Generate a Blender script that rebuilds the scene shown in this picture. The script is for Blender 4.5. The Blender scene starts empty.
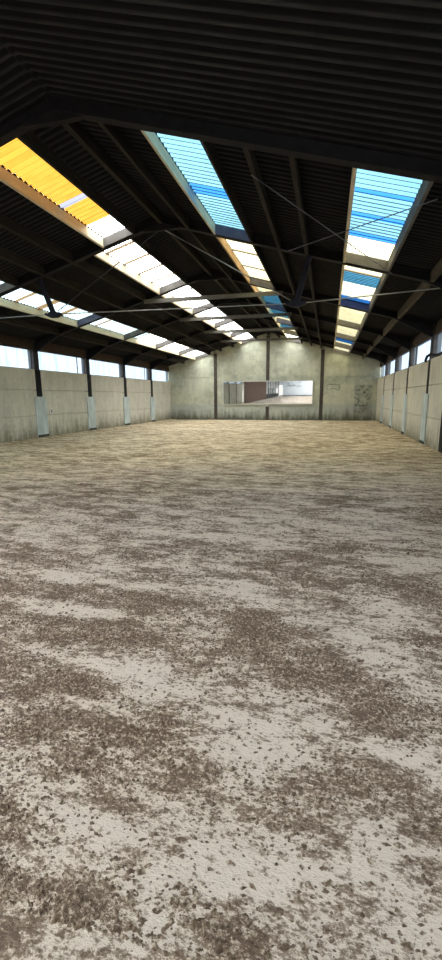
import bpy, math, random
from mathutils import Vector, Matrix, noise
random.seed(7)
sc = bpy.context.scene
COL = sc.collection

# ---------------------------------------------------------------- layout (metres)
XL, XR, XC = -11.66, 3.17, -4.23            # inner faces of the long walls, ridge
YF = 31.2                                   # inner face of the far gable wall
YN = -44.0                                  # near gable wall, far behind the viewer
FR = [27.58, 23.63, 19.68, 15.735, 11.0, 6.6]   # portal frames, from the far wall
S = 0.2826                                  # roof slope
HALF = (XR - XL) / 2
ZT = 2.79                                   # top of the concrete panels
def zr(d, off=0.0): return 5.88 - S * d + off    # underside of rafters, d = distance from the ridge
SHEET = 0.24

# ---------------------------------------------------------------- helpers
class MB:
    def __init__(s): s.v = []; s.f = []; s.smooth = False
    def add(s, vs, fs):
        n = len(s.v); s.v += [tuple(p) for p in vs]; s.f += [tuple(i + n for i in f) for f in fs]
        return s
    def box(s, x0, x1, y0, y1, z0, z1, bev=0.0):
        x0, x1 = min(x0, x1), max(x0, x1); y0, y1 = min(y0, y1), max(y0, y1); z0, z1 = min(z0, z1), max(z0, z1)
        return s.add([(x, y, z) for x in (x0, x1) for y in (y0, y1) for z in (z0, z1)],
                     [(0, 1, 3, 2), (4, 6, 7, 5), (0, 4, 5, 1), (2, 3, 7, 6), (0, 2, 6, 4), (1, 5, 7, 3)])
    def prism(s, poly, origin, u, w, ext):
        """polygon in the (u, w) plane at origin, swept by vector ext"""
        o, u, w, e = Vector(origin), Vector(u), Vector(w), Vector(ext)
        a = [o + u * p[0] + w * p[1] for p in poly]; n = len(a)
        b = [p + e for p in a]
        fs = [tuple(range(n))[::-1], tuple(range(n, 2 * n))]
        fs += [(i, (i + 1) % n, n + (i + 1) % n, n + i) for i in range(n)]
        return s.add(a + b, fs)
    def tube(s, pts, r, n=8, cap=True):
        pts = [Vector(p) for p in pts]; rings = []
        for i, p in enumerate(pts):
            t = (pts[min(i + 1, len(pts) - 1)] - pts[max(i - 1, 0)]).normalized()
            a = t.cross(Vector((0, 0, 1)))
            if a.length < .05: a = t.cross(Vector((0, 1, 0)))
            a.normalize(); b = t.cross(a)
            rings.append([p + (a * math.cos(k * 2 * math.pi / n) + b * math.sin(k * 2 * math.pi / n)) * r for k in range(n)])
        vs = [q for R in rings for q in R]; fs = []
        for i in range(len(rings) - 1):
            for k in range(n):
                fs.append((i * n + k, i * n + (k + 1) % n, (i + 1) * n + (k + 1) % n, (i + 1) * n + k))
        if cap: fs += [tuple(range(n))[::-1], tuple(range(len(vs) - n, len(vs)))]
        return s.add(vs, fs)
    def build(s, name, mat, parent=None, bevel=0.0, smooth=False):
        m = bpy.data.meshes.new(name); m.from_pydata(s.v, [], s.f); m.validate(); m.update()
        o = bpy.data.objects.new(name, m); COL.objects.link(o)
        m.materials.append(mat)
        if smooth:
            for p in m.polygons: p.use_smooth = True
        if bevel:
            b = o.modifiers.new('Bevel', 'BEVEL'); b.width = bevel; b.segments = 2; b.limit_method = 'ANGLE'
        if parent:
            o.parent = parent
            if parent.type == 'EMPTY' or True:
                o.matrix_parent_inverse = parent.matrix_world.inverted() if False else Matrix.Identity(4)
        return o

def thing(name, label, cat, group=None):
    e = bpy.data.objects.new(name, None); COL.objects.link(e); e.empty_display_size = .2
    return tag(e, label, cat, group)
def tag(o, label, cat, group=None, kind=None):
    o['label'] = label; o['category'] = cat
    if group: o['group'] = group
    if kind: o['kind'] = kind
    return o
def struct(o, label, cat):
    return tag(o, label, cat, None, 'structure')
def rebase(e, loc):
    """move an Empty to its base point, keeping its children where they are"""
    e.location = loc
    for c in e.children: c.location = c.location - Vector(loc)

# ---------------------------------------------------------------- materials
def new_mat(name):
    m = bpy.data.materials.new(name); m.use_nodes = True
    nt = m.node_tree; nt.nodes.clear()
    out = nt.nodes.new('ShaderNodeOutputMaterial')
    return m, nt, out
def N(nt, t, **k):
    n = nt.nodes.new(t)
    for a, b in k.items():
        if a in n.inputs.keys(): n.inputs[a].default_value = b
        else: setattr(n, a, b)
    return n
def ramp(nt, fac, stops):
    r = nt.nodes.new('ShaderNodeValToRGB'); e = r.color_ramp.elements
    while len(e) < len(stops): e.new(.5)
    for i, (p, c) in enumerate(stops):
        e[i].position = p; e[i].color = (c if len(c) == 4 else (*c, 1))
    nt.links.new(fac, r.inputs[0]); return r.outputs[0]
def g(v): return (v, v, v)
def math_n(nt, op, a, b=None, clamp=False):
    n = nt.nodes.new('ShaderNodeMath'); n.operation = op; n.use_clamp = clamp
    for i, x in enumerate((a, b)):
        if x is None: continue
        if isinstance(x, (int, float)): n.inputs[i].default_value = x
        else: nt.links.new(x, n.inputs[i])
    return n.outputs[0]
def mixc(nt, fac, a, b, blend='MIX'):
    n = nt.nodes.new('ShaderNodeMix'); n.data_type = 'RGBA'; n.blend_type = blend
    for i, x in ((0, fac), (6, a), (7, b)):
        if isinstance(x, (int, float)): n.inputs[i].default_value = x
        elif isinstance(x, tuple): n.inputs[i].default_value = (*x, 1) if len(x) == 3 else x
        else: nt.links.new(x, n.inputs[i])
    return n.outputs[2]
def coords(nt, scale=(1, 1, 1)):
    geo = nt.nodes.new('ShaderNodeNewGeometry'); mp = nt.nodes.new('ShaderNodeMapping')
    mp.inputs['Scale'].default_value = scale
    nt.links.new(geo.outputs['Position'], mp.inputs[0]); return mp.outputs[0]
def noise_n(nt, vec, scale, detail=4, rough=.55):
    n = nt.nodes.new('ShaderNodeTexNoise'); n.inputs['Scale'].default_value = scale
    n.inputs['Detail'].default_value = detail; n.inputs['Roughness'].default_value = rough
    nt.links.new(vec, n.inputs['Vector']); return n.outputs[0]
def principled(nt, out, color, rough=.8, metal=0.0, bump=None, bstr=.2, bdist=.01, spec=.3):
    p = nt.nodes.new('ShaderNodeBsdfPrincipled')
    if isinstance(color, tuple): p.inputs['Base Color'].default_value = (*color, 1)
    else: nt.links.new(color, p.inputs['Base Color'])
    p.inputs['Roughness'].default_value = rough; p.inputs['Metallic'].default_value = metal
    p.inputs['Specular IOR Level'].default_value = spec
    if bump is not None:
        b = nt.nodes.new('ShaderNodeBump'); b.inputs['Strength'].default_value = bstr; b.inputs['Distance'].default_value = bdist
        nt.links.new(bump, b.inputs['Height']); nt.links.new(b.outputs[0], p.inputs['Normal'])
    nt.links.new(p.outputs[0], out.inputs[0]); return p
def simple(name, c, var=.25, scale=4.0, rough=.8, metal=0.0, stretch=(1, 1, 1), spec=.3):
    m, nt, out = new_mat(name)
    n = noise_n(nt, coords(nt, stretch), scale, 5)
    col = ramp(nt, n, [(.3, tuple(x * (1 - var) for x in c)), (.7, tuple(min(1, x * (1 + var)) for x in c))])
    principled(nt, out, col, rough, metal, n, .15, .01, spec)
    return m

def concrete(name, base, band=None, foot=(.16, .15, .09), foot_h=.45, dark=.72, stain=False):
    """mottled cast concrete, a grimy foot; optional grey rendered band up to a height"""
    m, nt, out = new_mat(name)
    c = coords(nt)
    n1 = noise_n(nt, c, .9, 6, .6); n2 = noise_n(nt, c, 7, 5, .65); n3 = noise_n(nt, coords(nt, (2.2, 2.2, .35)), 2.4, 4)
    col = ramp(nt, n1, [(.28, tuple(x * dark for x in base)), (.5, base), (.75, tuple(min(1, x * 1.14) for x in base))])
    col = mixc(nt, .35, col, ramp(nt, n2, [(.3, g(.55)), (.7, g(1.0))]), 'MULTIPLY')
    col = mixc(nt, .25, col, ramp(nt, n3, [(.35, g(.6)), (.6, g(1.0))]), 'MULTIPLY')
    sep = nt.nodes.new('ShaderNodeSeparateXYZ'); nt.links.new(c, sep.inputs[0]); z = sep.outputs[2]
    if band:
        zz = math_n(nt, 'ADD', z, math_n(nt, 'MULTIPLY', math_n(nt, 'SUBTRACT', n1, .5), .35))
        f = ramp(nt, math_n(nt, 'DIVIDE', zz, 2.0), [(band[0] / 2 - .02, g(1)), (band[0] / 2 + .02, g(0))])
        col = mixc(nt, math_n(nt, 'MULTIPLY', f, band[2]), col, band[1])
    if stain:
        x = sep.outputs[0]; n5 = noise_n(nt, c, 3.2, 6, .7)
        def inside(v, lo, hi, soft):
            a_ = ramp(nt, math_n(nt, 'ADD', math_n(nt, 'MULTIPLY', math_n(nt, 'SUBTRACT', v, (lo + hi) / 2), 1 / (hi - lo)), .5), [(0 - 0, g(0)), (soft, g(1)), (1 - soft, g(1)), (1, g(0))]); return a_
        f = math_n(nt, 'MULTIPLY', inside(x, 1.62, 2.95, .12), inside(z, .40, 2.50, .08))
        f = math_n(nt, 'MULTIPLY', f, ramp(nt, n5, [(.32, g(.12)), (.58, g(1))]))
        col = mixc(nt, math_n(nt, 'MULTIPLY', f, .55), col, (.15, .17, .165))
        # damp bloom along the joint and blotches over the upper wall
        n6 = noise_n(nt, coords(nt, (.7, 1, 1)), 1.3, 6, .7)
        f = math_n(nt, 'MULTIPLY', ramp(nt, n6, [(.52, g(0)), (.68, g(1))]), .45)
        col = mixc(nt, f, col, (.22, .235, .18))
        f = math_n(nt, 'MULTIPLY', math_n(nt, 'MULTIPLY', inside(z, 2.35, 3.25, .35), inside(x, -.4, 3.2, .1)), ramp(nt, n5, [(.35, g(0)), (.6, g(.6))]))
        col = mixc(nt, f, col, (.24, .26, .22))
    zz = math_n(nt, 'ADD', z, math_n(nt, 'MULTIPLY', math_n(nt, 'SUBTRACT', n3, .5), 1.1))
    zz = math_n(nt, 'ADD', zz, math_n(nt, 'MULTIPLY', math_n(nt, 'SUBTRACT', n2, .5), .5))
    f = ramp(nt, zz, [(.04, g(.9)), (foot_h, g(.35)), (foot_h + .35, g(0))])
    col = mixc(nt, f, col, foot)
    principled(nt, out, col, .9, 0, n2, .3, .01, .2)
    return m

def sheet_mat(name, tint, lap=.0, trans=.22):
    """thin corrugated glass-fibre roof light: lets the sky through, tinted, corrugation shade painted in as lines, patchy dirt"""
    m, nt, out = new_mat(name)
    c = coords(nt)
    sep = nt.nodes.new('ShaderNodeSeparateXYZ'); nt.links.new(c, sep.inputs[0])
    w = math_n(nt, 'SINE', math_n(nt, 'MULTIPLY', sep.outputs[1], 2 * math.pi / PITCH))
    dirt = noise_n(nt, coords(nt, (1, 4, 1)), 1.6, 5)
    k = ramp(nt, math_n(nt, 'MULTIPLY_ADD', w, .5) if False else math_n(nt, 'ADD', math_n(nt, 'MULTIPLY', w, .5), .5), [(.05, g(.50)), (.45, g(1.0))])  # shading of the corrugations put into the tint as darker lines
    k = mixc(nt, .5, k, ramp(nt, dirt, [(.3, (.7, .62, .48)), (.55, g(1))]), 'MULTIPLY')
    col = mixc(nt, 1.0, tuple(tint), k, 'MULTIPLY')
    tr = nt.nodes.new('ShaderNodeBsdfTransparent'); tl = nt.nodes.new('ShaderNodeBsdfTranslucent')
    nt.links.new(col, tr.inputs[0]); nt.links.new(col, tl.inputs[0])
    mx = nt.nodes.new('ShaderNodeMixShader'); mx.inputs[0].default_value = trans
    nt.links.new(tr.outputs[0], mx.inputs[1]); nt.links.new(tl.outputs[0], mx.inputs[2])
    nt.links.new(mx.outputs[0], out.inputs[0])
    return m
PITCH = 0.15

M = {}
M['wall'] = concrete('cast_concrete_side', (.70, .68, .575), foot=(.24, .22, .145), foot_h=.38, dark=.84)  # foot tone holds grime plus the shadow strip along the wall base
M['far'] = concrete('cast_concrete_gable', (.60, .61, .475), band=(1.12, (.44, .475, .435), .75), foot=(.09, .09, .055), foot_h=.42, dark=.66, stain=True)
def roof_mat():
    m, nt, out = new_mat('dark_fibre_cement'); c = coords(nt)
    sep = nt.nodes.new('ShaderNodeSeparateXYZ'); nt.links.new(c, sep.inputs[0])
    w = math_n(nt, 'COSINE', math_n(nt, 'MULTIPLY', sep.outputs[1], 2 * math.pi / PITCH))
    n = noise_n(nt, coords(nt, (1, 2, 1)), 1.6, 5, .65)
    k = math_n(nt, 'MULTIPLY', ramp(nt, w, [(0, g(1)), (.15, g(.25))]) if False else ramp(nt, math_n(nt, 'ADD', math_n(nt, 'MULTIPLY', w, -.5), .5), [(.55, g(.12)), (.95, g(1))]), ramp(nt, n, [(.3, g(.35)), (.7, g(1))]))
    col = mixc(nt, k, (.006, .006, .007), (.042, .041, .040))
    principled(nt, out, col, .9, 0, None, spec=.1); return m
M['roof'] = roof_mat()
M['steel'] = simple('dark_painted_steel', (.012, .011, .012), .3, 5, .75, spec=.15)
M['post'] = simple('grey_brown_steel', (.040, .038, .038), .3, 5, .75, spec=.2)
M['strut'] = simple('navy_painted_steel', (.016, .016, .026), .3, 5, .6, spec=.2)
M['purlin'] = simple('weathered_timber', (.028, .024, .019), .4, 5, .85, stretch=(4, .5, 4), spec=.1)
M['purlin_lit'] = simple('window_lit_timber', (.085, .070, .052), .35, 5, .85, stretch=(4, .5, 4), spec=.1)  # window light on the lowest right purlin put into its colour
M['collar'] = simple('grey_timber', (.13, .12, .10), .25, 5, .85, stretch=(.6, 4, 4), spec=.1)
M['board'] = simple('pale_timber', (.66, .57, .39), .14, 4, .85, stretch=(3, .6, 3), spec=.1)
M['board_brown'] = simple('brown_timber', (.36, .23, .12), .3, 4, .85, stretch=(3, .6, 3), spec=.1)
M['end_board'] = simple('grey_beige_board', (.125, .115, .105), .2, 4, .85, spec=.1)
M['end_blue'] = simple('bluish_board', (.11, .11, .16), .2, 4, .85, spec=.1)
M['rod'] = simple('galvanised_rod', (.30, .30, .29), .2, 6, .5, .5)
M['brace'] = simple('blued_rod', (.12, .12, .14), .2, 6, .5, .3)
M['darkrod'] = simple('dark_rod', (.03, .03, .035), .2, 6, .6)
M['guard'] = simple('pale_blue_grey_guard', (.52, .60, .60), .22, 3, .7, stretch=(1, 1, .5))
M['guardfoot'] = simple('dark_damp_foot', (.06, .07, .055), .3, 6, .9)
M['eave'] = simple('brown_eave_timber', (.050, .033, .023), .35, 5, .85, stretch=(4, .5, 4))
M['gpost'] = simple('brown_grey_steel', (.075, .062, .052), .3, 4, .8)
M['black'] = simple('black_rubber', (.008, .008, .009), .2, 6, .8)
M['white'] = simple('white_enamel', (.75, .75, .73), .06, 6, .5)
M['browndoor'] = simple('brown_timber_boarding', (.085, .042, .024), .25, 3, .8, stretch=(1, 6, .6))
M['whitewall'] = simple('white_painted_render', (.80, .84, .90), .05, 1.5, .8)
M['mirrorframe'] = simple('pale_mirror_edge', (.52, .52, .44), .1, 5, .6)
M['patch'] = simple('dark_damp_patch', (.10, .11, .10), .2, 6, .9)
M['ground'] = simple('yard_gravel', (.42, .41, .39), .2, 1, .95)
m, nt, out = new_mat('mirror_glass')
p = principled(nt, out, (.80, .80, .78), .02, 1.0); M['mirror'] = m

L_WHITE = (.95, .97, .93); L_CREAM = (.40, .375, .235)
M['s_white'] = sheet_mat('white_roof_light', L_WHITE)
M['s_cream'] = sheet_mat('cream_roof_light', L_CREAM)
M['s_pale'] = sheet_mat('pale_cyan_roof_light', (.16, .215, .21))
M['s_orange'] = sheet_mat('orange_roof_light', (.16, .07, .009))
M['s_cyan'] = sheet_mat('cyan_roof_light', (.045, .10, .125))
M['s_blue'] = sheet_mat('blue_roof_light', (.010, .055, .15))
M['s_teal'] = sheet_mat('teal_roof_light', (.017, .06, .085))
M['s_sky'] = sheet_mat('sky_blue_roof_light', (.022, .085, .125))
M['s_tan'] = sheet_mat('tan_lap', (.060, .040, .018))
M['s_grey'] = sheet_mat('grey_lap', (.075, .075, .08))

def pane_mat():
    m, nt, out = new_mat('bluish_corrugated_pane')
    n = noise_n(nt, coords(nt, (1, 5, .35)), 1.6, 5, .6)
    col = ramp(nt, n, [(.3, (.055, .08, .098)), (.5, (.098, .118, .13)), (.7, (.125, .138, .142))])
    tr = nt.nodes.new('ShaderNodeBsdfTransparent'); tl = nt.nodes.new('ShaderNodeBsdfTranslucent')
    nt.links.new(col, tr.inputs[0]); nt.links.new(col, tl.inputs[0])
    mx = nt.nodes.new('ShaderNodeMixShader'); mx.inputs[0].default_value = .3
    nt.links.new(tr.outputs[0], mx.inputs[1]); nt.links.new(tl.outputs[0], mx.inputs[2])
    nt.links.new(mx.outputs[0], out.inputs[0]); return m
M['pane'] = pane_mat()

def sand_mat():
    m, nt, out = new_mat('arena_sand')
    at = nt.nodes.new('ShaderNodeAttribute'); at.attribute_name = 'damp'
    n1 = noise_n(nt, coords(nt, (.55, 1.35, 1)), 5, 6, .7); n2 = noise_n(nt, coords(nt, (.7, 1.25, 1)), 24, 6, .8)
    n4 = noise_n(nt, coords(nt, (.8, 1.2, 1)), 75, 3, .7); n5 = noise_n(nt, coords(nt, (.5, 1, 1)), .8, 4, .6)
    d = math_n(nt, 'ADD', at.outputs['Fac'], math_n(nt, 'MULTIPLY', math_n(nt, 'SUBTRACT', n1, .5), 1.35))
    d = math_n(nt, 'ADD', d, math_n(nt, 'MULTIPLY', math_n(nt, 'SUBTRACT', n2, .5), 1.6))
    d = math_n(nt, 'ADD', d, math_n(nt, 'MULTIPLY', math_n(nt, 'SUBTRACT', n4, .5), .8))
    near = ramp(nt, d, [(.42, (.74, .64, .545)), (.505, (.59, .49, .395)), (.56, (.37, .285, .215)), (.74, (.17, .12, .085))])
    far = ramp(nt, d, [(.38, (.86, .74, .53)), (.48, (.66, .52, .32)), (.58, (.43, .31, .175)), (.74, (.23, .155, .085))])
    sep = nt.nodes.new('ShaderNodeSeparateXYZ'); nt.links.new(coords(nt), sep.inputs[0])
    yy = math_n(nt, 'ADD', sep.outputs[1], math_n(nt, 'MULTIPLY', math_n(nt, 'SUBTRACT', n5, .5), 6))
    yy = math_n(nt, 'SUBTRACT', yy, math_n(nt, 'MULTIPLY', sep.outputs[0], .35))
    f = ramp(nt, math_n(nt, 'DIVIDE', yy, 20), [(.30, g(0)), (.62, g(1))])       # sand colour turns more ochre further in
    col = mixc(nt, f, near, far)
    h = math_n(nt, 'ADD', math_n(nt, 'MULTIPLY', n2, .8), math_n(nt, 'MULTIPLY', n4, .4))
    principled(nt, out, col, .9, 0, h, .8, .04, .2)
    return m
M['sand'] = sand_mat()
m, nt, out = new_mat('damp_sand_clod')
principled(nt, out, ramp(nt, noise_n(nt, coords(nt), 55, 2, .6), [(.36, (.085, .058, .04)), (.52, (.19, .14, .10)), (.64, (.46, .38, .30))]), .95, spec=.1); M['clod'] = m  # dark and pale tones also stand in for relief shadow and highlight

# ---------------------------------------------------------------- floor
BLOBS = [(-1.6, 2.49, 0.7, 0.15, 0.2), (-1.17, 2.41, 0.33, 0.11, 0.2), (-1.31, 1.9, 0.44, 0.12, 0.2), (-0.95, 1.63, 0.28, 0.1, 0.2), (-0.31, 2.85, 0.32, 0.25, 0.2), (0.64, 2.9, 0.2, 0.19, 0.2), (0.13, 2.37, 0.26, 0.14, 0.2), (0.36, 2.03, 0.29, 0.13, 0.2), (-1.26, 2.98, 0.47, 0.13, 0.2), (0.08, 4.18, 0.48, 0.39, 0.2), (-2.57, 3.57, 0.79, 0.24, 0.2), (-1.43, 4.29, 0.76, 0.28, 0.2), (-2.41, 2.9, 0.5, 0.13, 0.2), (0.66, 3.72, 0.33, 0.21, 0.2), (-1.99, 2.71, 0.46, 0.07, -0.22), (-1.29, 2.15, 0.46, 0.08, -0.22), (-0.54, 1.81, 0.15, 0.2, -0.22), (-1.3, 1.46, 0.14, 0.05, -0.22), (0.29, 3.1, 0.43, 0.23, -0.22), (-0.28, 1.91, 0.2, 0.21, -0.22), (-0.6, 3.42, 0.51, 0.24, -0.22), (-1.75, 3.26, 0.61, 0.14, -0.22), (0.95, 4.38, 0.38, 0.29, -0.22)]
def damp(x, y):
    """how churned and damp the sand is, 0 pale and dry .. 1 dark"""
    v = noise.fractal(Vector((x * 1.15 + .3 * y, y * 2.9, 3.1)), .6, 2.2, 4) * .20
    v += noise.noise(Vector((x * .3 + 9, y * .8, 7.7))) * .07
    if y < 7:
        for bx, by, sx, sy, a in BLOBS:
            q = ((x - bx) / sx) ** 2 + ((y - by) / sy) ** 2
            if q < 6: v += a * .62 * math.exp(-q)
    return .515 + v
def ground_z(x, y):
    z = noise.fractal(Vector((x * 1.3, y * 2.0, 0)), 1, 2, 3) * .012 + noise.noise(Vector((x * .3, y * .3, 5))) * .015 - .02
    if y < 9: z += noise.noise(Vector((x * 7, y * 9, 2))) * .004
    return z + .05 * math.exp(-min(abs(x - XL), abs(x - XR)) / .35)
def axis(lo, hi, dense0, dense1, fine, coarse, grow=.05):
    a = []; x = lo
    while x < hi:
        a.append(x)
        dd = max(dense0 - x, x - dense1, 0)
        x += min(coarse, fine + dd * grow)
    a.append(hi); return a
xs = axis(XL - .05, XR + .05, -2.6, 1.6, .045, .11)
ys = axis(YN, YF + .05, .6, 5.0, .04, .16, .015)
ys = [y for k, y in enumerate(ys) if y > .5 or k % 6 == 0]
vs = []; dm = []
for y in ys:
    for x in xs:
        vs.append((x, y, ground_z(x, y))); dm.append(damp(x, y))
nx = len(xs)
fs = [(j * nx + i, j * nx + i + 1, (j + 1) * nx + i + 1, (j + 1) * nx + i) for j in range(len(ys) - 1) for i in range(nx - 1)]
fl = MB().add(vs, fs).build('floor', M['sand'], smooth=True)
a = fl.data.attributes.new('damp', 'FLOAT', 'POINT'); a.data.foreach_set('value', dm)
struct(fl, 'sand riding floor with pale and dark brown churned streaks', 'floor')
gr = MB().box(XR + .32, 60, YN - 20, 60, -.3, -.06).build('ground', M['ground'])
struct(gr, 'gravel yard outside the right hand wall', 'ground')

# loose clods: nobody could count them
def clods():
    V = []; F = []; rnd = random.Random(3); n = 0; tries = 0
    base = [(1, 0, 0), (.1, .9, 0), (-.9, .3, 0), (-.2, -.9, 0), (.15, .1, 1)]
    while n < 42000 and tries < 300000:
        tries += 1
        y = .9 + 6.5 * rnd.random() ** 1.35
        hw = .60 * y + .35
        x = rnd.uniform(-hw, hw) - .22 * y
        if not (XL + .3 < x < XR - .2): continue
        q = damp(x, y) + rnd.uniform(-.10, .10) - .52
        if rnd.random() > max(.05, min(1, q * 6)): continue
        r = rnd.uniform(.003, .009) + (.007 * rnd.random() if rnd.random() < .12 else 0)
        rx, ry, rz = r * rnd.uniform(1.0, 2.2), r * rnd.uniform(.7, 1.2), r * rnd.uniform(.8, 1.6)
        an = rnd.uniform(-.6, .6); ca, sa = math.cos(an), math.sin(an)
        z = ground_z(x, y) - .001; k = len(V)
        for (a_, b_, c_) in base:
            j = rnd.uniform(.7, 1.3); px, py = a_ * rx * j, b_ * ry * j
            V.append((x + px * ca - py * sa, y + px * sa + py * ca, z + c_ * rz * j))
        F += [(k, k + 1, k + 4), (k + 1, k + 2, k + 4), (k + 2, k + 3, k + 4), (k + 3, k, k + 4)]
        n += 1
    return MB().add(V, F)
o = clods().build('sand_clods', M['clod'])
tag(o, 'small loose clods of damp sand scattered over the foreground floor', 'sand clods', None, 'stuff')

# ---------------------------------------------------------------- side walls
ORD = ['end', 'second', 'third', 'fourth', 'fifth', 'sixth']
BAYS = [(FR[0], YF)] + [(FR[i + 1], FR[i]) for i in range(5)]     # bay 0 touches the far wall
def side_wall(name, s, label):
    X = XL if s < 0 else XR
    mb = MB(); rnd = random.Random(11 + s)
    bays = BAYS + [(2.3, 6.6)] + ([(-1.7, 2.3), (-6, -1.7)] if s > 0 else [(1.3, 2.3)])
    for i, (y0, y1) in enumerate(bays):
        a, b = y0 + .19, y1 - (.19 if i else .0)
        if s > 0 and y0 == 11.0: a = 13.57                         # dark door leaf beside it
        for z0, z1 in ((-.3, .920), (.936, 1.95), (1.966, ZT)):
            j = rnd.uniform(-.008, .008)
            mb.box(X, X + s * .14, a, b, z0, z1)
        mb.box(X + s * .13, X + s * .19, a, b, -.3, ZT - .04)          # backing behind the joints
    # blockwork behind the viewer
    if s > 0:
        mb.box(X, X + .14, YN, -6, -.3, ZT)
    else:
        mb.box(X - .31, X - .4, YN, 2, -.3, 4.1)
    return struct(mb.build(name, M['wall'], bevel=.006), label, 'wall')
side_wall('wall_left', -1, 'left concrete panel wall of the hall')
side_wall('wall_right', 1, 'right concrete panel wall of the hall')
bd = MB()
for k in range(36):
    y = 1.3 - (k + 1) * .62
    bd.box(XL, XL - .05, y, y + .61, 0, zr(HALF, .1))
struct(bd.build('trim_3', M['browndoor']), 'brown boarding along the left wall behind the viewer', 'boarding')
t = thing('stall_front', 'dark stable stall fronts with pale bars along the left wall, seen in the mirror', 'stall')
MB().box(XL - .3, XL - .1, YN + .2, -21.2, 0, 3.9).build('stall_backing', M['black'], t)
for k in range(7):
    y = -22.2 - k * 3.0
    MB().tube([(XL - .04, y, .9), (XL - .04, y, 3.8)], .13, 8).build('bar', M['white'], t)
for k in range(3): MB().box(XL - .09, XL + .02, -28 - k * 6.5, -24.5 - k * 6.5, .8, 2.0).build('lower_panel', M['white'] if k == 2 else M['patch'], t)
rebase(t, (XL, -32, 0))

# black door leaf in the right wall
dr = MB().box(XR - .01, XR + .07, 11.2, 13.53, .0, 1.46).build('door_1', M['black'])
struct(dr, 'low black door leaf in the right hand wall', 'door')
struct(MB().box(XR, XR + .14, 11.19, 13.57, 1.962, ZT).box(XR + .02, XR + .14, 11.19, 13.57, 1.46, 1.955).build('trim_4', M['wall']), 'concrete panel above the black door leaf', 'wall panel')

# windows: corrugated translucent strips above the panels, one per bay
wn = 0
for s in (-1, 1):
    X = XL if s < 0 else XR
    for i, (y0, y1) in enumerate(BAYS + [(2.3, 6.6), (-1.7, 2.3), (-6, -1.7)]):
        if s < 0 and y0 < 2: continue
        wn += 1
        mb = MB(); a, b = y0 + .15, y1 - (.15 if i else 0.02); n = max(2, int((b - a) / .04)); V = []; F = []
        for k in range(n + 1):
            y = a + (b - a) * k / n; xx = X + s * (.165 + .004 * math.cos(y * 2 * math.pi / .12))
            V += [(xx, y, ZT - .02), (xx, y, 3.60)]
        F = [(2 * k, 2 * k + 1, 2 * k + 3, 2 * k + 2) for k in range(n)]
        o = mb.add(V, F).build('window_%d' % wn, M['pane'], smooth=True)
        struct(o, 'bluish corrugated window strip above the %s wall panels, %s bay from the far wall' % ('left' if s < 0 else 'right', ORD[i] if i < 6 else 'near'), 'window')
        if i < 6:
            f = MB().box(X + s * .142, X + s * .26, a, b, ZT - .03, ZT + .015)
            if i in (1, 3): f.box(X + s * .13, X + s * .155, a + 3.0, a + 3.04, ZT, 3.58)
            f.build('window_frame', M['eave'], o)
    e = MB().box(X + s * .08, X + s * .26, YN, YF, 3.56, 3.86).box(X + s * .12, X + s * .24, YN, YF, 3.8, zr(HALF + .12) + SHEET - .03)
    struct(e.build('trim_%d' % (1 if s < 0 else 2), M['eave']), 'brown eave timber over the %s window strip' % ('left' if s < 0 else 'right'), 'eave board')

# ---------------------------------------------------------------- far gable wall
PX = [-8.13, XC - .05, -.5]          # gable posts
edges = [XL - .38] + PX + [XR + .38]
mb = MB()
for i in range(4):
    x0 = edges[i] + (.10 if i else 0); x1 = edges[i + 1] - (.10 if i < 3 else 0)
    joints = [(-.3, 1.81), (1.826, 3.05), (3.066, 9)] if i == 0 else [(-.3, 1.0), (1.01, 3.02), (3.034, 9)] if i in (1, 2) else [(-.3, 1.14), (1.152, 2.95), (2.968, 9)]
    for z0, z1 in joints:
        def top(x): return min(z1, zr(abs(x - XC), .20))
        xs_ = sorted({x0, x1} | ({XC} if x0 < XC < x1 else set()) | {x for x in ([XC - (6.08 - z1) / S, XC + (6.08 - z1) / S] if z1 < 9 else []) if x0 < x < x1})
        pl = [(x0, z0), (x1, z0)] + [(x, top(x)) for x in reversed(xs_)]
        mb.prism(pl, (0, YF, 0), (1, 0, 0), (0, 0, 1), (0, .16, 0))
struct(mb.build('wall_far', M['far'], bevel=.004), 'far concrete gable wall with algae stained foot', 'wall')
# outer leaf closes the joints
mb = MB().prism([(XL - .4, -.3), (XR + .4, -.3), (XR + .4, zr(HALF + .4, .27)), (XC, zr(0, .27)), (XL - .4, zr(HALF + .4, .27))], (0, YF + .17, 0), (1, 0, 0), (0, 0, 1), (0, .1, 0))
struct(mb.build('wall_outer', M['far']), 'outer leaf of the far gable wall', 'wall')
for i, x in enumerate(PX):
    zt = zr(abs(x - XC), -.03); mb = MB()
    mb.box(x - .12, x + .12, YF - .03, YF - .01, 0, zt).box(x - .012, x + .012, YF - .02, YF + .15, 0, zt).box(x - .12, x + .12, YF + .14, YF + .16, 0, zt)
    mb.box(x - .095, x + .095, YF + .0, YF + .14, -.2, zt)
    o = mb.build('gable_post', M['gpost'])
    tag(o, 'brown grey steel post in the far wall, ' + ['left of the long mirror', 'behind the middle of the long mirror', 'right of the long mirror'][i], 'post', 'posts of the far gable wall')

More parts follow.
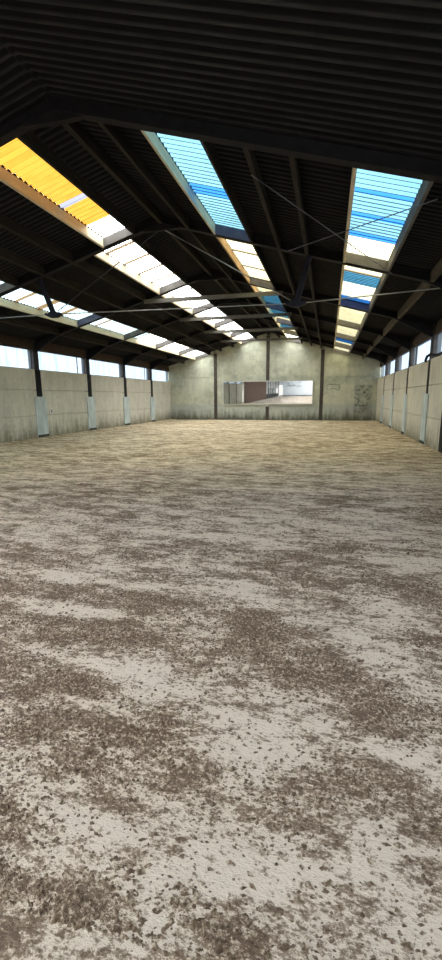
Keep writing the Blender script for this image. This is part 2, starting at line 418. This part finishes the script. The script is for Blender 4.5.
# marks on the far wall
def ring(mb, pts, w, y):
    n = len(pts)
    for k in range(n - 1):
        (xa, za), (xb, zb) = pts[k], pts[k + 1]
        mb.tube([(xa, y, za), (xb, y, zb)], w, 5)
dp = MB(); rnd = random.Random(5)
for k in range(34):
    x = rnd.uniform(1.75, 2.72); z = rnd.uniform(.55, 2.35)
    a = rnd.uniform(.05, .11); b = rnd.uniform(.025, .05)
    dp.prism([(math.cos(t * .7854) * a * rnd.uniform(.7, 1.2), math.sin(t * .7854) * b * rnd.uniform(.7, 1.2)) for t in range(8)], (x, YF - .002, z), (1, 0, 0), (0, 0, 1), (0, -.004, 0))
struct(dp.build('trim_5', M['patch']), 'dark flaking patches at the right of the far wall', 'stain')
gg = []
for k in range(33):
    t = k / 32 * 2 * math.pi
    gg.append((.28 + .44 * math.copysign(abs(math.cos(t)) ** .6, math.cos(t)), 2.26 + .20 * math.copysign(abs(math.sin(t)) ** .6, math.sin(t)) + (.14 * math.exp(-((math.cos(t)) / .28) ** 2) if math.sin(t) < 0 else 0)))
mb = MB(); ring(mb, gg, .014, YF - .006)
for cx, cz, r, t0, t1 in ((.2, 3.4, 1.1, -.9, .35), (-5.0, 3.55, .35, .4, 5.6), (-5.4, 4.5, .25, 2.0, 5.4)):
    ring(mb, [(cx + r * math.cos(t0 + (t1 - t0) * k / 24), cz + r * math.sin(t0 + (t1 - t0) * k / 24)) for k in range(25)], .006, YF - .003)
struct(mb.build('trim_6', M['patch']), 'dark outlines scratched on the far wall', 'scratches')

# mirror on the far wall
t = thing('wall_mirror', 'long low mirror leaning slightly forward on the far wall', 'mirror')
MX0, MX1, MZ0, MZ1 = -7.50, -1.12, 1.15, 2.72
th = .0125
def mpt(x, h, out=0.0):
    y = YF - .10 - math.sin(th) * h - out * math.cos(th); z = MZ0 + math.cos(th) * h - out * math.sin(th)
    return (x, y, z)
Hm = (MZ1 - MZ0)
seam = -3.35
for x0, x1 in ((MX0, seam - .006), (seam + .006, MX1)):
    MB().add([mpt(x, h, o_) for o_ in (0, -.02) for x in (x0, x1) for h in (0, Hm)], [(0, 2, 3, 1), (4, 5, 7, 6), (0, 1, 5, 4), (2, 6, 7, 3), (0, 4, 6, 2), (1, 3, 7, 5)]).build('mirror_pane', M['mirror'], t)
fm = MB()
def bar(x0, x1, h0, h1):
    fm.add([mpt(x, h, o_) for o_ in (.015, -.03) for x in (x0, x1) for h in (h0, h1)], [(0, 2, 3, 1), (4, 5, 7, 6), (0, 1, 5, 4), (2, 6, 7, 3), (0, 4, 6, 2), (1, 3, 7, 5)])
bar(MX0 - .06, MX1 + .06, -.06, 0); bar(MX0 - .06, MX1 + .06, Hm, Hm + .06); bar(MX0 - .06, MX0, 0, Hm); bar(MX1, MX1 + .06, 0, Hm)
fm.build('mirror_frame', M['mirrorframe'], t)
MB().box(-4.36, -4.20, YF - .16, YF - .03, .96, 1.10).build('bracket', M['white'], t)['label'] = 'white bracket under the mirror'
MB().box(-4.31, -4.25, YF - .17, YF - .155, .98, 1.06).build('bracket_hole', M['black'], t)

# ---------------------------------------------------------------- portal frames
def islope(mb, x0, x1, y, depth, w, below=0.0):
    """I-section rafter between two distances from the ridge on one slope (x signed)"""
    def q(x, o): return zr(abs(x - XC), o)
    for (o0, o1, hw) in ((below, below + .022, w / 2), (below + .022, below + depth - .022, .02), (below + depth - .022, below + depth, w / 2)):
        V = [(x, y + sy * hw, q(x, o)) for x in (x0, x1) for sy in (-1, 1) for o in (o0, o1)]
        mb.add(V, [(0, 1, 3, 2), (4, 6, 7, 5), (0, 4, 5, 1), (2, 3, 7, 6), (0, 2, 6, 4), (1, 5, 7, 3)])
    return mb
FL = ['dark portal frame nearest the far wall', 'dark portal frame second from the far wall', 'dark portal frame third from the far wall',
      'dark portal frame fourth from the far wall, just beyond the trussed one', 'dark portal frame with struts and thin tie rods overhead', 'dark portal frame nearest the viewer, its posts out of view']
for i, y in enumerate(FR):
    t = thing('portal_frame', FL[i], 'roof frame', 'steel portal frames carrying the roof')
    for s in (-1, 1):
        X = XL if s < 0 else XR
        out = X + s * .30
        p = MB().box(X + s * .022, X + s * .044, y - .15, y + .15, -.2, 3.95).box(X + s * .02, out - s * .02, y - .02, y + .02, -.2, 3.95).box(out - s * .022, out, y - .145, y + .145, -.2, 3.95)
        po = p.build('post', M['post'], t)
        MB().box(X + s * .015, X + s * .021, y - .187, y + .187, -.1, ZT - .02).box(X + s * .045, X + s * .19, y - .187, y + .187, -.1, ZT - .02).build('gap_shade', M['black'], po)['label'] = 'added black strip as shade in the gap between panels'  # added strip, darkness of the hollow gap put into its black
        if y > 12:
            gb = MB().prism([(-.36, 0), (.36, 0), (.36, 1.62), (.33, 1.66), (-.33, 1.66), (-.36, 1.62)], (X - s * .004, y, .03), (0, 1, 0), (0, 0, 1), (-s * .03, 0, 0))
            go = gb.build('post_guard', M['guard'], po, bevel=.008); go['label'] = 'pale blue grey kick board'
            MB().box(X - s * .035, X - s * .042, y - .355, y + .355, .02, .13).build('guard_foot', M['guardfoot'], po)
        r = islope(MB(), XC, X + s * .2, y, .22, .16)
        # haunch at the knee
        dk = HALF - 1.25
        P = [(XC + s * dk, zr(dk, .02)), (X + s * .02, zr(HALF, .02)), (X + s * .02, 3.50), (X - s * .03, 3.50)]
        r.prism(P, (0, y - .06, 0), (1, 0, 0), (0, 0, 1), (0, .12, 0))
        r.build('rafter', M['steel'], t)
    ap = MB().prism([(-.55, zr(.55, .01)), (0, 5.72), (.55, zr(.55, .01)), (0, zr(0, .1))], (XC, y - .05, 0), (1, 0, 0), (0, 0, 1), (0, .1, 0))
    ap.build('apex_plate', M['steel'], t)
    if i < 4:
        d = 2.55
        c = MB().prism([(-d, 5.06), (d, 5.06), (d, 5.17), (d - .14, zr(d - .14, .0)), (-d + .14, zr(d - .14, 0)), (-d, 5.17)] if False else [(-d, 5.05), (d, 5.05), (d, 5.19), (-d, 5.19)], (XC, y - .13, 0), (1, 0, 0), (0, 0, 1), (0, .05, 0))
        c.build('collar_beam', M['collar'], t)['label'] = 'grey timber collar'
    if i == 4:
        JL, JR = Vector((-7.48, y, 3.90)), Vector((-.85, y, 3.82)); AP = Vector((XC, y, 5.78))
        for J, sx, tx in ((JL, -1, -7.86), (JR, 1, -.56)):
            top = Vector((tx, y, zr(abs(tx - XC), .02)))
            ax = (top - J).normalized(); sd = Vector((ax.z, 0, -ax.x))
            a_ = J + ax * .02
            st = MB()
            for off in (-.045, .045):
                st.prism([(-.02, -.035), (.02, -.035), (.02, .035), (-.02, .035)], a_ + Vector((0, off, 0)) if False else a_ + sd * off, sd, (0, 1, 0), top - a_)
            st.prism([(-.03, -.012), (.03, -.012), (.03, .012), (-.03, .012)], a_, sd, (0, 1, 0), top - a_)
            st.build('strut', M['strut'], t)['label'] = 'dark navy strut'
            jp = MB().prism([(-.22, -.03), (-.1, -.09), (.1, -.09), (.22, -.03), (.1, .06), (-.1, .06)], J - Vector((0, .06, 0)), (1, 0, 0), (0, 0, 1), (0, .12, 0))
            jp.tube([J + Vector((-.2, -.08, 0)), J + Vector((-.2, .08, 0))], .04, 8).tube([J + Vector((.2, -.08, 0)), J + Vector((.2, .08, 0))], .04, 8)
            jp.build('joint_plate', M['strut'], t)
            eave = Vector((XL + .35, y, zr(HALF - .35, -.02))) if sx < 0 else Vector((2.75, y, 4.03 - .05))
            MB().tube([J + Vector((sx * .15, 0, 0)), eave], .014, 8).build('tie_rod', M['rod'], t)
            MB().tube([J + (AP - J).normalized() * .15, AP], .013, 8).build('tie_rod', M['darkrod'] if sx < 0 else M['rod'], t)
        MB().tube([JL + Vector((.15, 0, 0)), JR + Vector((-.15, 0, 0))], .013, 8).build('tie_rod', M['rod'], t)
    rebase(t, (XC, y, 0))

# ---------------------------------------------------------------- roof sheets, purlins, skylights
# skylight strips per slope: (name, side, d0, d1)
STR = {'A': (-1, 4.30, 5.38), 'B': (-1, .90, 1.92), 'C': (1, 1.42, 2.28), 'D': (1, 4.48, 5.40)}
def strip_d(k, bay):
    s, a, b = STR[k]
    if k == 'B' and bay == 5: return s, .74, 1.56
    return s, a, b
def corr(mb, s, d0, d1, y0, y1, amp=.022, nseg=1, off=SHEET):
    n = max(2, int(round((y1 - y0) / PITCH * 6))); V = []; F = []
    ds = [d0 + (d1 - d0) * k / nseg for k in range(nseg + 1)]
    for k in range(n + 1):
        y = y0 + (y1 - y0) * k / n; w = amp * math.cos(2 * math.pi * y / PITCH)
        for d in ds: V.append((XC + s * d, y, zr(d, off + w)))
    m_ = nseg + 1
    for k in range(n):
        for j in range(nseg): F.append((k * m_ + j, k * m_ + j + 1, (k + 1) * m_ + j + 1, (k + 1) * m_ + j))
    mb.add(V, F)
rf = MB(); EAVE = HALF + .5
for bay, (y0, y1) in enumerate(BAYS):
    for s in (-1, 1):
        cuts = sorted(strip_d(k, bay)[1:] for k in STR if STR[k][0] == s)
        d = 0.0
        for a, b in cuts:
            corr(rf, s, d, a, y0, y1); d = b
        corr(rf, s, d, EAVE, y0, y1)
        for a, b in cuts:                                         # over the frames themselves
            corr(rf, s, a, b, y0, y0 + .10); corr(rf, s, a, b, y1 - .10, y1)
for s in (-1, 1):                                                  # roof behind the viewer
    corr(rf, s, 0, EAVE, 2.3, 6.6); corr(rf, s, 0, EAVE, YF, YF + .3)
    for (a, b) in ((0, .9), (2.1, 4.3), (5.5, EAVE)):
        rf.add([(XC + s * d, y, zr(d, SHEET)) for y in (YN, 2.3) for d in (a, b)], [(0, 1, 3, 2)])
    for (a, b) in ((.9, 2.1), (4.3, 5.5)):  # unseen strips added to bring sky light onto the near sand
        mb = MB().add([(XC + s * d, y, zr(d, SHEET)) for y in (YN, 2.3) for d in (a, b)], [(0, 1, 3, 2)])
        wn += 1
        struct(mb.build('window_%d' % wn, M['s_white' if a < 2 else 's_pale']), 'unseen roof light strip added behind the viewer on the %s slope' % ('left' if s < 0 else 'right'), 'window')
rf.tube([(XC, YN, zr(0, SHEET + .03)), (XC, YF + .3, zr(0, SHEET + .03))], .07, 8)
struct(rf.build('ceiling', M['roof'], smooth=False), 'dark corrugated underside of the pitched roof', 'ceiling')

BN = ['bay against far wall', 'second bay from far wall', 'third bay from far wall', 'fourth bay from far wall', 'bay just beyond strut truss', 'bay nearest viewer']
SN = {'A': 'lower left', 'B': 'upper left', 'C': 'upper right', 'D': 'lower right'}
# sheets per skylight from the near end to the far end: (share of length, material)
W, K, P_, O, Y_, U, T_, R_, G_, V_ = 's_white', 's_cream', 's_pale', 's_orange', 's_cyan', 's_blue', 's_teal', 's_tan', 's_grey', 's_sky'
SHEETS = {
 ('A', 5): [(1, P_)], ('A', 4): [(.22, P_), (.04, R_), (.2, P_), (.06, R_), (.2, P_), (.05, R_), (.23, P_)], ('A', 3): [(.3, P_), (.03, R_), (.3, P_), (.03, R_), (.34, P_)],
 ('A', 2): [(.3, P_), (.04, R_), (.66, W)], ('A', 1): [(.5, W), (.04, R_), (.46, W)], ('A', 0): [(1, W)],
 ('B', 5): [(.30, O), (.24, O), (.05, G_), (.22, O), (.19, W)],
 ('B', 4): [(.12, W), (.03, R_), (.2, W), (.03, R_), (.2, W), (.03, R_), (.2, W), (.03, R_), (.16, W)],
 ('B', 3): [(.3, W), (.03, R_), (.34, W), (.03, R_), (.3, W)], ('B', 2): [(.48, W), (.04, R_), (.48, W)], ('B', 1): [(.48, W), (.04, R_), (.48, W)], ('B', 0): [(1, W)],
 ('C', 5): [(.5, Y_), (.12, U), (.38, Y_)], ('C', 4): [(.06, R_), (.3, K), (.04, R_), (.28, K), (.03, R_), (.29, K)], ('C', 3): [(.5, K), (.5, V_)],
 ('C', 2): [(.2, K), (.65, V_), (.15, K)], ('C', 1): [(.4, K), (.4, V_), (.2, K)], ('C', 0): [(.5, W), (.5, W)],
 ('D', 5): [(.25, Y_), (.05, U), (.17, Y_), (.05, U), (.16, Y_), (.06, U), (.26, K)], ('D', 4): [(.27, K), (.02, R_), (.22, T_), (.37, K), (.12, U)],
 ('D', 3): [(.5, K), (.5, K)], ('D', 2): [(.6, K), (.4, K)], ('D', 1): [(.25, K), (.55, U), (.2, K)], ('D', 0): [(1, K)],
}
HUE = {W: 'white', K: 'cream', P_: 'pale cyan', O: 'orange', Y_: 'cyan', U: 'blue', T_: 'teal', R_: 'tan', G_: 'grey', V_: 'sky blue'}
for k in 'ABCD':
    for bay, (y0, y1) in enumerate(BAYS):
        s, d0, d1 = strip_d(k, bay)
        sh = SHEETS[(k, bay)]
        main = max(sh, key=lambda q: sum(x[0] for x in sh if x[1] == q[1]))[1]
        extra = [HUE[q[1]] for q in sh if q[1] != main and q[1] not in (R_, G_)]
        lab = '%s skylight of the %s strip, %s' % (HUE[main] + (' and ' + extra[0] if extra else ''), SN[k], BN[bay])
        t = thing('skylight', lab, 'skylight', 'skylights of the %s roof strip' % SN[k])
        ya, yb = y0 + .10, y1 - .10; y = ya; tot = sum(q[0] for q in sh)
        for fr, mt in sh:
            ln = fr / tot * (yb - ya); mb = MB()
            corr(mb, s, d0, d1, y, y + ln, nseg=2)
            o = mb.build('roof_sheet', M[mt], t); o['label'] = HUE[mt] + ' translucent sheet'
            y += ln
        def side(d, w, mat):
            a, b = sorted((d, d + w))
            V = [(XC + s * dd, yy, zr(dd, oo)) for yy in (ya - .02, yb + .02) for dd in (a, b) for oo in (-.0, SHEET + (.025 if mat is M['purlin'] else -.03))]
            MB().add(V, [(0, 1, 3, 2), (4, 6, 7, 5), (0, 4, 5, 1), (2, 3, 7, 6), (0, 2, 6, 4), (1, 5, 7, 3)]).build('side_board', mat, t, bevel=.004)
        bm_ = M['board_brown'] if (k == 'C' and bay in (3, 4)) else M['board']
        side(d0, -.05, M['purlin'] if k in 'AB' else bm_); side(d1, .05, M['purlin'] if k == 'C' else M['end_board'] if k == 'D' else bm_)  # boards seen from their unlit outer face get the shade as dark colour
        em = M['end_blue'] if (k, bay) in (('C', 5), ('C', 3), ('D', 4), ('A', 4), ('C', 2)) else M['end_board']
        V = [(XC + s * dd, yy, zr(dd, oo)) for yy in (yb - .03, yb + .0) for dd in (d0, d1) for oo in (.005, SHEET - .03)]
        MB().add(V, [(0, 1, 3, 2), (4, 6, 7, 5), (0, 4, 5, 1), (2, 3, 7, 6), (0, 2, 6, 4), (1, 5, 7, 3)]).build('end_board', em, t)
        c = (XC + s * (d0 + d1) / 2, (ya + yb) / 2, zr((d0 + d1) / 2))
        rebase(t, c)

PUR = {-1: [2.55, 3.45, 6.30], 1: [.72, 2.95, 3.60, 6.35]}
PN = {(-1, 0): 'first purlin below the upper left skylights', (-1, 1): 'second purlin below the upper left skylights', (-1, 2): 'lowest purlin of the left slope',
      (1, 0): 'purlin between the ridge and the upper right skylights', (1, 1): 'first purlin below the upper right skylights', (1, 2): 'purlin just above the lower right skylights', (1, 3): 'lowest purlin of the right slope'}
for s in (-1, 1):
    for j, d in enumerate(PUR[s]):
        for bay, (y0, y1) in enumerate(BAYS):
            V = [(XC + s * dd, yy, zr(dd, oo)) for yy in (y0 + .03, y1 - .03) for dd in (d - .04, d + .04) for oo in (.0, SHEET - .025)]
            o = MB().add(V, [(0, 1, 3, 2), (4, 6, 7, 5), (0, 4, 5, 1), (2, 3, 7, 6), (0, 2, 6, 4), (1, 5, 7, 3)]).build('roof_purlin', M['purlin_lit'] if (s, j) == (1, 3) else M['purlin'])
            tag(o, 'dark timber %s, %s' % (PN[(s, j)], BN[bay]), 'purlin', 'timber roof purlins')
for bay, (y0, y1) in enumerate(BAYS):
    o = MB().prism([(-.05, zr(.05, .0)), (.05, zr(.05, .0)), (.05, zr(.05, SHEET - .03)), (0, zr(0, SHEET - .03)), (-.05, zr(.05, SHEET - .03))], (XC, y0 + .03, 0), (1, 0, 0), (0, 0, 1), (0, y1 - y0 - .06, 0)).build('ridge_purlin', M['purlin'])
    tag(o, 'dark timber ridge beam under the roof apex, ' + BN[bay], 'purlin', 'timber ridge beams')

# wind bracing rods under the right slope
def brace(xa, ya, xb, yb, lab, off):
    pa = Vector((xa, ya, zr(abs(xa - XC), off))); pb = Vector((xb, yb, zr(abs(xb - XC), off)))
    o = MB().tube([pa, pb], .009, 8).build('wind_brace', M['brace']); tag(o, lab, 'brace rod', 'crossed wind braces')
brace(-1.05, 10.85, 1.35, 7.05, 'thin brace rod rising to the right across the near lower right skylight', -.03)
brace(-1.3, 7.3, 1.25, 10.75, 'thin brace rod falling to the right across the near lower right skylight', -.06)

# small fittings
t = thing('wall_lamp', 'small round white lamp under the roof apex of the far wall', 'lamp')
MB().tube([(-4.05, YF - .03, 5.62), (-4.05, YF - .09, 5.62)], .05, 12).build('lamp_base', M['black'], t)
lm = bpy.data.meshes.new('lamp_globe')
import bmesh
b = bmesh.new(); bmesh.ops.create_uvsphere(b, u_segments=14, v_segments=10, radius=.075); b.to_mesh(lm); b.free(); lm.materials.append(M['white'])
lo = bpy.data.objects.new('lamp_globe', lm); COL.objects.link(lo); lo.parent = t; lo.location = (-4.05, YF - .15, 5.62)
rebase(t, (-4.05, YF, 5.62))
t = thing('arena_marker', 'round white marker disc on the left wall near the foremost post', 'marker')
MB().tube([(XL - .003, 16.42, 1.07), (XL + .018, 16.42, 1.07)], .12, 20).build('disc', M['white'], t)
MB().box(XL + .019, XL + .024, 16.39, 16.41, 1.01, 1.13).box(XL + .019, XL + .024, 16.41, 16.46, 1.10, 1.13).box(XL + .019, XL + .024, 16.44, 16.46, 1.01, 1.10).box(XL + .019, XL + .024, 16.40, 16.45, 1.055, 1.07).build('letter', M['black'], t)
rebase(t, (XL, 16.42, 1.07))
o = MB().box(XL - .003, XL + .015, 28.02, 28.2, .93, 1.2).build('arena_marker', M['white']); tag(o, 'small white upright plate low on the left wall near the far corner', 'marker')

hp = [(XR - .06, 16.0, 2.72), (XR - .065, 16.0, 2.80), (XR - .05, 15.9, 2.90), (XR - .02, 15.7, 2.93), (XR - .0, 15.4, 2.92), (XR + .04, 15.1, 2.87)] + [(XR + .06, 14.8 - k * .4, 2.86 + .01 * math.sin(k)) for k in range(9)]
o = MB().tube(hp, .045, 10).build('black_hose', M['black'], smooth=True); tag(o, 'thick black hose lying on top of the right concrete wall', 'hose')

# ---------------------------------------------------------------- far behind the viewer (seen in the mirror)
mb = MB().prism([(-10.9, -.3), (XR + .2, -.3), (XR + .2, zr(HALF + .2, .2)), (XC, zr(0, .2)), (-10.9, zr(HALF - .7, .2))], (0, YN - .2, 0), (1, 0, 0), (0, 0, 1), (0, .18, 0))
mb.box(XL - .14, -10.9, YN - .2, YN - .02, 2.6, 4.0)
struct(mb.build('wall_near', M['whitewall']), 'white painted wall at the near end of the hall, seen in the mirror', 'wall')

mb = MB(); rnd = random.Random(4)
for k in range(26):
    x = -9.9 + rnd.random() * 3.3; z = 2.4 + rnd.random() * 1.2
    mb.tube([(x, YN + .0, z), (x + rnd.uniform(-.5, .5), YN + .0, z + rnd.uniform(-.5, .5))], .03, 5)
mb.tube([(-10.2, YN, 2.3), (-8.4, YN, 2.6), (-7.4, YN, 2.25), (-6.2, YN, 2.35)], .04, 5)
mb.box(XL, XR, YN - .01, YN + .03, 0, .22)
struct(mb.build('trim_7', M['patch']), 'dark scratches and skirting on the white near wall', 'scratches')

# ---------------------------------------------------------------- world, camera
w = bpy.data.worlds.new('World'); sc.world = w; w.use_nodes = True
nt = w.node_tree; nt.nodes.clear()
out = nt.nodes.new('ShaderNodeOutputWorld'); bg = nt.nodes.new('ShaderNodeBackground')
tc = nt.nodes.new('ShaderNodeTexCoord'); sep = nt.nodes.new('ShaderNodeSeparateXYZ'); nt.links.new(tc.outputs['Generated'], sep.inputs[0])
cl = nt.nodes.new('ShaderNodeTexNoise'); cl.inputs['Scale'].default_value = 2.2; cl.inputs['Detail'].default_value = 4
nt.links.new(tc.outputs['Generated'], cl.inputs['Vector'])
sky = ramp(nt, cl.outputs[0], [(.38, (.84, .92, 1.08)), (.6, (1.0, .98, 1.0))])
col = mixc(nt, ramp(nt, sep.outputs[2], [(0.0, g(0)), (.02, g(1))]), (.10, .10, .095), sky)
nt.links.new(col, bg.inputs[0]); bg.inputs[1].default_value = 8.2
nt.links.new(bg.outputs[0], out.inputs[0])

cam = bpy.data.cameras.new('Camera'); co = bpy.data.objects.new('Camera', cam); COL.objects.link(co)
F, PI_, YA, RO, HC = 426.5, .1905, .2441, -.00667, 1.6
fw = Vector((-math.sin(YA) * math.cos(PI_), math.cos(YA) * math.cos(PI_), -math.sin(PI_)))
r = Vector((math.cos(YA), math.sin(YA), 0)); u = r.cross(fw)
r2 = r * math.cos(RO) + u * math.sin(RO); u2 = r2.cross(fw)
mt = Matrix((r2, u2, -fw)).transposed().to_4x4(); mt.translation = Vector((0, 0, HC)); co.matrix_world = mt
cam.sensor_fit = 'VERTICAL'; cam.sensor_height = 36; cam.lens = F / 960 * 36; cam.clip_start = .05; cam.clip_end = 400
sc.camera = co
vs_ = sc.view_settings; sc.display_settings.display_device = 'sRGB'
vs_.view_transform = 'Standard'; vs_.look = 'None'; vs_.gamma = 1.0; vs_.use_curve_mapping = False; vs_.exposure = 0.68
